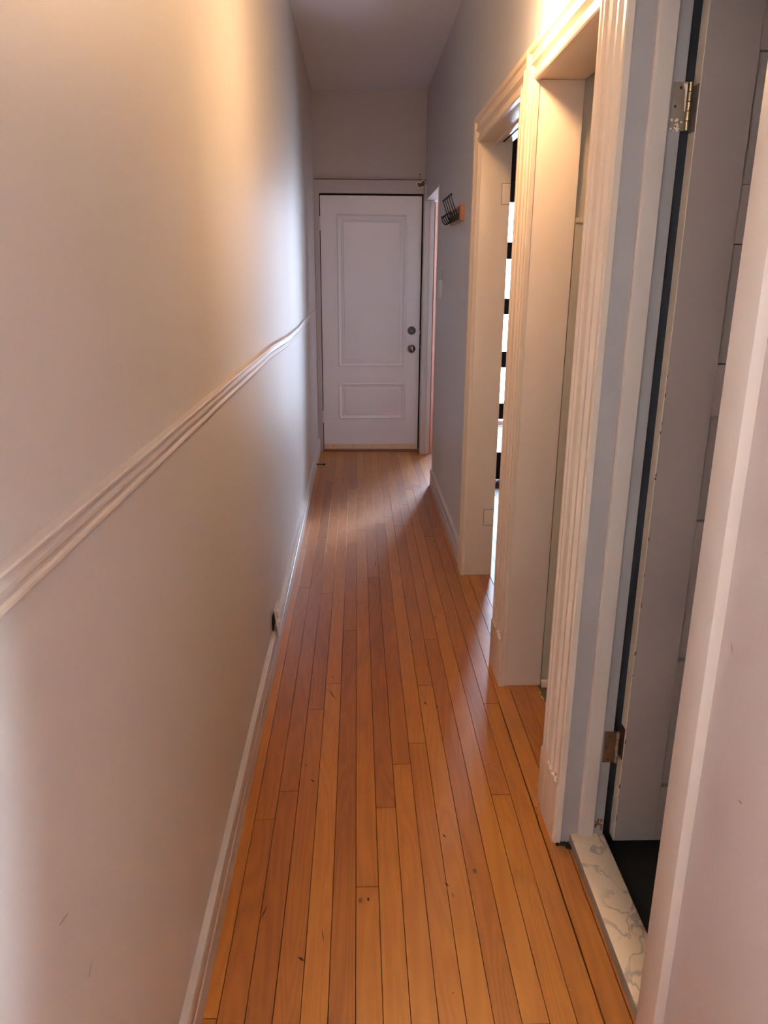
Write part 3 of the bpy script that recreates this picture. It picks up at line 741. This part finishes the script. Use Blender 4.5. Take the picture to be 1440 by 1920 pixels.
ds = empty('door_stop', (XL + 0.017, 5.76, 0.035), 'small dark rod door stop on the left baseboard near the white door', 'door stop')
bm = bmesh.new(); cyl(bm, (-0.001, 0, 0), (0.052, 0, 0), 0.0045, 0.0042, 12); link('rod', bm, m_iron, ds, smooth=35)
bm = bmesh.new(); cyl(bm, (0.050, 0, 0), (0.064, 0, 0), 0.0075, 0.007, 14); link('rubber_tip', bm, m_iron, ds, smooth=35)
bm = bmesh.new(); cyl(bm, (-0.001, 0, 0), (0.004, 0, 0), 0.010, 0.008, 14); link('base', bm, m_iron, ds, smooth=35)

# ---------------------------------------------------------------- dark glazed door of the side room
door3 = empty('door_3', (0.845, 5.415, 0.004), 'dark brown door with five glass panes seen through the side room opening', 'door', 'structure')
panel_door(door3, 0.81, 0.04, 2.022, [(1.90, 1.651), (1.542, 1.284), (1.178, 0.925), (0.814, 0.561), (0.446, 0.203)], 0.10, 0.71, m_brown, None, None, glass_panes=True)
bm = bmesh.new(); lathe(bm, [(0.001, 0.001), (0.026, 0.0), (0.026, -0.004), (0.011, -0.008), (0.011, -0.03), (0.026, -0.045), (0.026, -0.055), (0.001, -0.065)], (0.76, 0, 0.95)); link('door_knob', bm, m_brass, door3, smooth=45)
root = empty('trim_8', (0.83, 5.40, 0), 'dark brown frame with a tall header above the glazed door', 'door frame', 'structure')
for n, b in (('frame_post', (-0.07, 0.013, -0.02, 0.10, 0, 2.34)), ('frame_post', (0.827, 0.91, -0.02, 0.10, 0, 2.34)), ('frame_header', (0.013, 0.827, -0.018, 0.10, 2.0245, 2.34))):
    bm = bmesh.new(); box(bm, *b, bev=0.003); link(n, bm, m_brown, root)

# ---------------------------------------------------------------- orange wooden door of the sunroom, swung far open
door4 = empty('door_4', (0.6015, 6.246, 0.006), 'orange pine door swung open in the far opening', 'door', 'structure', rz=math.atan2(0.90, 0.42))
panel_door(door4, 0.76, 0.036, 1.968, [(1.86, 1.46), (1.33, 0.98), (0.84, 0.2)], 0.10, 0.66, m_orange, None, m_orange, 0.010)

# ---------------------------------------------------------------- glazed wall of the sunroom and rear window
def window(name, x0, x1, z0, z1, y, t, mull, label, mat, gm=None):
    root = empty(name, ((x0 + x1) / 2, y, z0), label, 'window', 'structure'); cxm = (x0 + x1) / 2; f = 0.05
    def P(n, a, b, c, d, dy=0.0, mt=mat, tt=None):
        bm = bmesh.new(); tt2 = tt or t
        box(bm, a - cxm, b - cxm, dy, dy + tt2, c - z0, d - z0); return link(n, bm, mt, root)
    P('window_frame', x0, x0 + f, z0, z1); P('window_frame', x1 - f, x1, z0, z1); P('window_frame', x0 + f, x1 - f, z1 - f, z1); P('window_frame', x0 + f, x1 - f, z0, z0 + f)
    xs = [x0 + f] + mull + [x1 - f]
    for m_ in mull: P('mullion', m_ - 0.02, m_ + 0.02, z0 + f, z1 - f)
    for a, b in zip(xs, xs[1:]): P('pane', a + (0.02 if a in mull else 0), b - (0.02 if b in mull else 0), z0 + f, z1 - f, t * 0.4, gm or m_glass, 0.006)
    return root
window('window_1', SW0, SW1, 0.0, 2.62, YSR + 0.02, 0.05, [1.54], 'tall narrow glazing in the bright room beyond', m_room)
window('window_2', -0.05, 0.25, 1.4, 1.8, YB - 0.06, 0.04, [], 'single-pane window behind the viewer', m_room, m_dim_glass)

w3 = window('added_window', -0.65, 0.65, 0.9, 2.1, 0, 0.04, [0.0], 'two-pane window added in the right wall beside the viewer to pass fill light', m_room)  # unseen opening added so the side fill reaches the near wall
w3.location = (0.62, -0.75, 0.9); w3.rotation_euler = (0, 0, PI / 2)

# ---------------------------------------------------------------- ceiling lamp (over the frame)
lamp = empty('ceiling_lamp', (LAMP[0], LAMP[1], ZC), 'semi-flush ceiling lamp with a metal dish above a bare bulb', 'lamp')
bm = bmesh.new(); lathe(bm, [(0.001, 0.0), (0.06, 0.0), (0.055, -0.02), (0.012, -0.028), (0.010, -0.40), (0.001, -0.40)], (0, 0, 0), 'Z'); link('stem', bm, m_brass, lamp, smooth=40)
bm = bmesh.new(); lathe(bm, [(0.012, -0.40), (0.05, -0.412), (0.10, -0.435), (0.115, -0.46), (0.112, -0.46), (0.095, -0.438), (0.05, -0.418), (0.012, -0.41)], (0, 0, 0), 'Z', 40); link('lamp_shade', bm, m_brass, lamp, smooth=60)
mb = bpy.data.materials.new('warm_bulb_glass'); mb.use_nodes = True
b_ = mb.node_tree.nodes['Principled BSDF']; b_.inputs['Emission Color'].default_value = (1, 0.6, 0.3, 1); b_.inputs['Emission Strength'].default_value = 12
bm = bmesh.new(); cyl(bm, (0, 0, -0.46), (0, 0, -0.41), 0.014, None, 16); link('socket', bm, m_brass, lamp, smooth=40)
bm = bmesh.new(); ball(bm, (0, 0, -0.495), 0.03, (1, 1, 1.2), 20); bo = link('bulb', bm, mb, lamp, smooth=True)
plo.location = (LAMP[0], LAMP[1], ZC - 0.60)

# ---------------------------------------------------------------- wear: gouges and nail marks in the boards, scuffs on the walls, grime by the threshold
def sliver(bm, p, q, w, z):
    p = Vector(p); q = Vector(q); d = (q - p).normalized(); n_ = Vector((-d.y, d.x)) * w / 2; m_ = (p + q) / 2
    a = [p, m_ + n_, q, m_ - n_]
    strip(bm, [[(v.x, v.y, zz) for v in a] for zz in (z - 0.002, z)])
bm = bmesh.new()
for x0, y0, x1, y1, w in [(-0.2324, 1.4253, -0.2199, 1.4692, 0.003), (-0.1147, 2.4693, -0.0795, 2.3845, 0.0035), (0.2749, 2.6832, 0.2622, 2.611, 0.003), (0.0928, 3.7719, 0.0876, 3.6644, 0.003), (0.211, 1.5279, 0.2202, 1.5156, 0.004), (0.4989, 1.7936, 0.4882, 1.701, 0.002), (-0.1367, 1.3221, -0.123, 1.3107, 0.006), (-0.0871, 1.3985, -0.0816, 1.3543, 0.002), (0.0199, 1.4856, 0.021, 1.4756, 0.005), (0.2241, 1.6996, 0.2314, 1.6872, 0.004), (0.2298, 2.3702, 0.2371, 2.3456, 0.005), (-0.1443, 1.941, -0.1326, 1.9307, 0.004)]:
    sliver(bm, (x0, y0), (x1, y1), w, 0.0006)
r5 = random.Random(21)
for k in range(46):
    x, y = r5.uniform(-0.3, 0.6), r5.uniform(1.0, 5.8)
    if x > 0.5: x -= 0.1
    s_ = r5.uniform(0.002, 0.006); sliver(bm, (x, y), (x + r5.uniform(-0.3, 0.3) * s_, y + s_), r5.uniform(0.0012, 0.0025), 0.0006)
link('gouge', bm, flat('dark_gouge', (0.035, 0.012, 0.004), 0.8), floor, kind='stuff')
def scuff(wall, x, s, pts, mat):
    bm = bmesh.new()
    for (y0, z0, y1, z1) in pts:
        p, q = Vector((y0, z0)), Vector((y1, z1)); d = (q - p).normalized(); n_ = Vector((-d.y, d.x)) * 0.0008; m_ = (p + q) / 2
        strip(bm, [[(xx, v.x, v.y) for v in (p, m_ + n_, q, m_ - n_)] for xx in (x - s * 0.0005, x + s * 0.0007)])
    link('scuff', bm, mat, bpy.data.objects[wall])
m_scuff = flat('brown_scuff', (0.24, 0.13, 0.09), 0.7)
scuff('wall_right', XR, -1, [(0.9681, 0.9409, 0.9592, 0.9277), (0.8847, 0.7391, 0.8749, 0.7398)], m_scuff)
scuff('wall_left', XL + 0.0008, 1, [(0.7384, 0.6116, 0.7551, 0.6203), (0.6852, 0.7465, 0.7100, 0.7390)], flat('grey_scuff', (0.44, 0.39, 0.36), 0.7))
bm = bmesh.new()
for k in range(60):
    x, y = r5.uniform(0.522, 0.556), C1 - 0.002 - abs(r5.gauss(0, 0.012)); s_ = r5.uniform(0.0012, 0.0045)
    if x > 0.545 or y > C1 - 0.012: ball(bm, (x, y, 0.001), s_, (1, 1.4, 0.7), 6)
link('grime', bm, m_void, kind='stuff', label='dark dirt gathered at the corner of the marble threshold', cat='dirt')
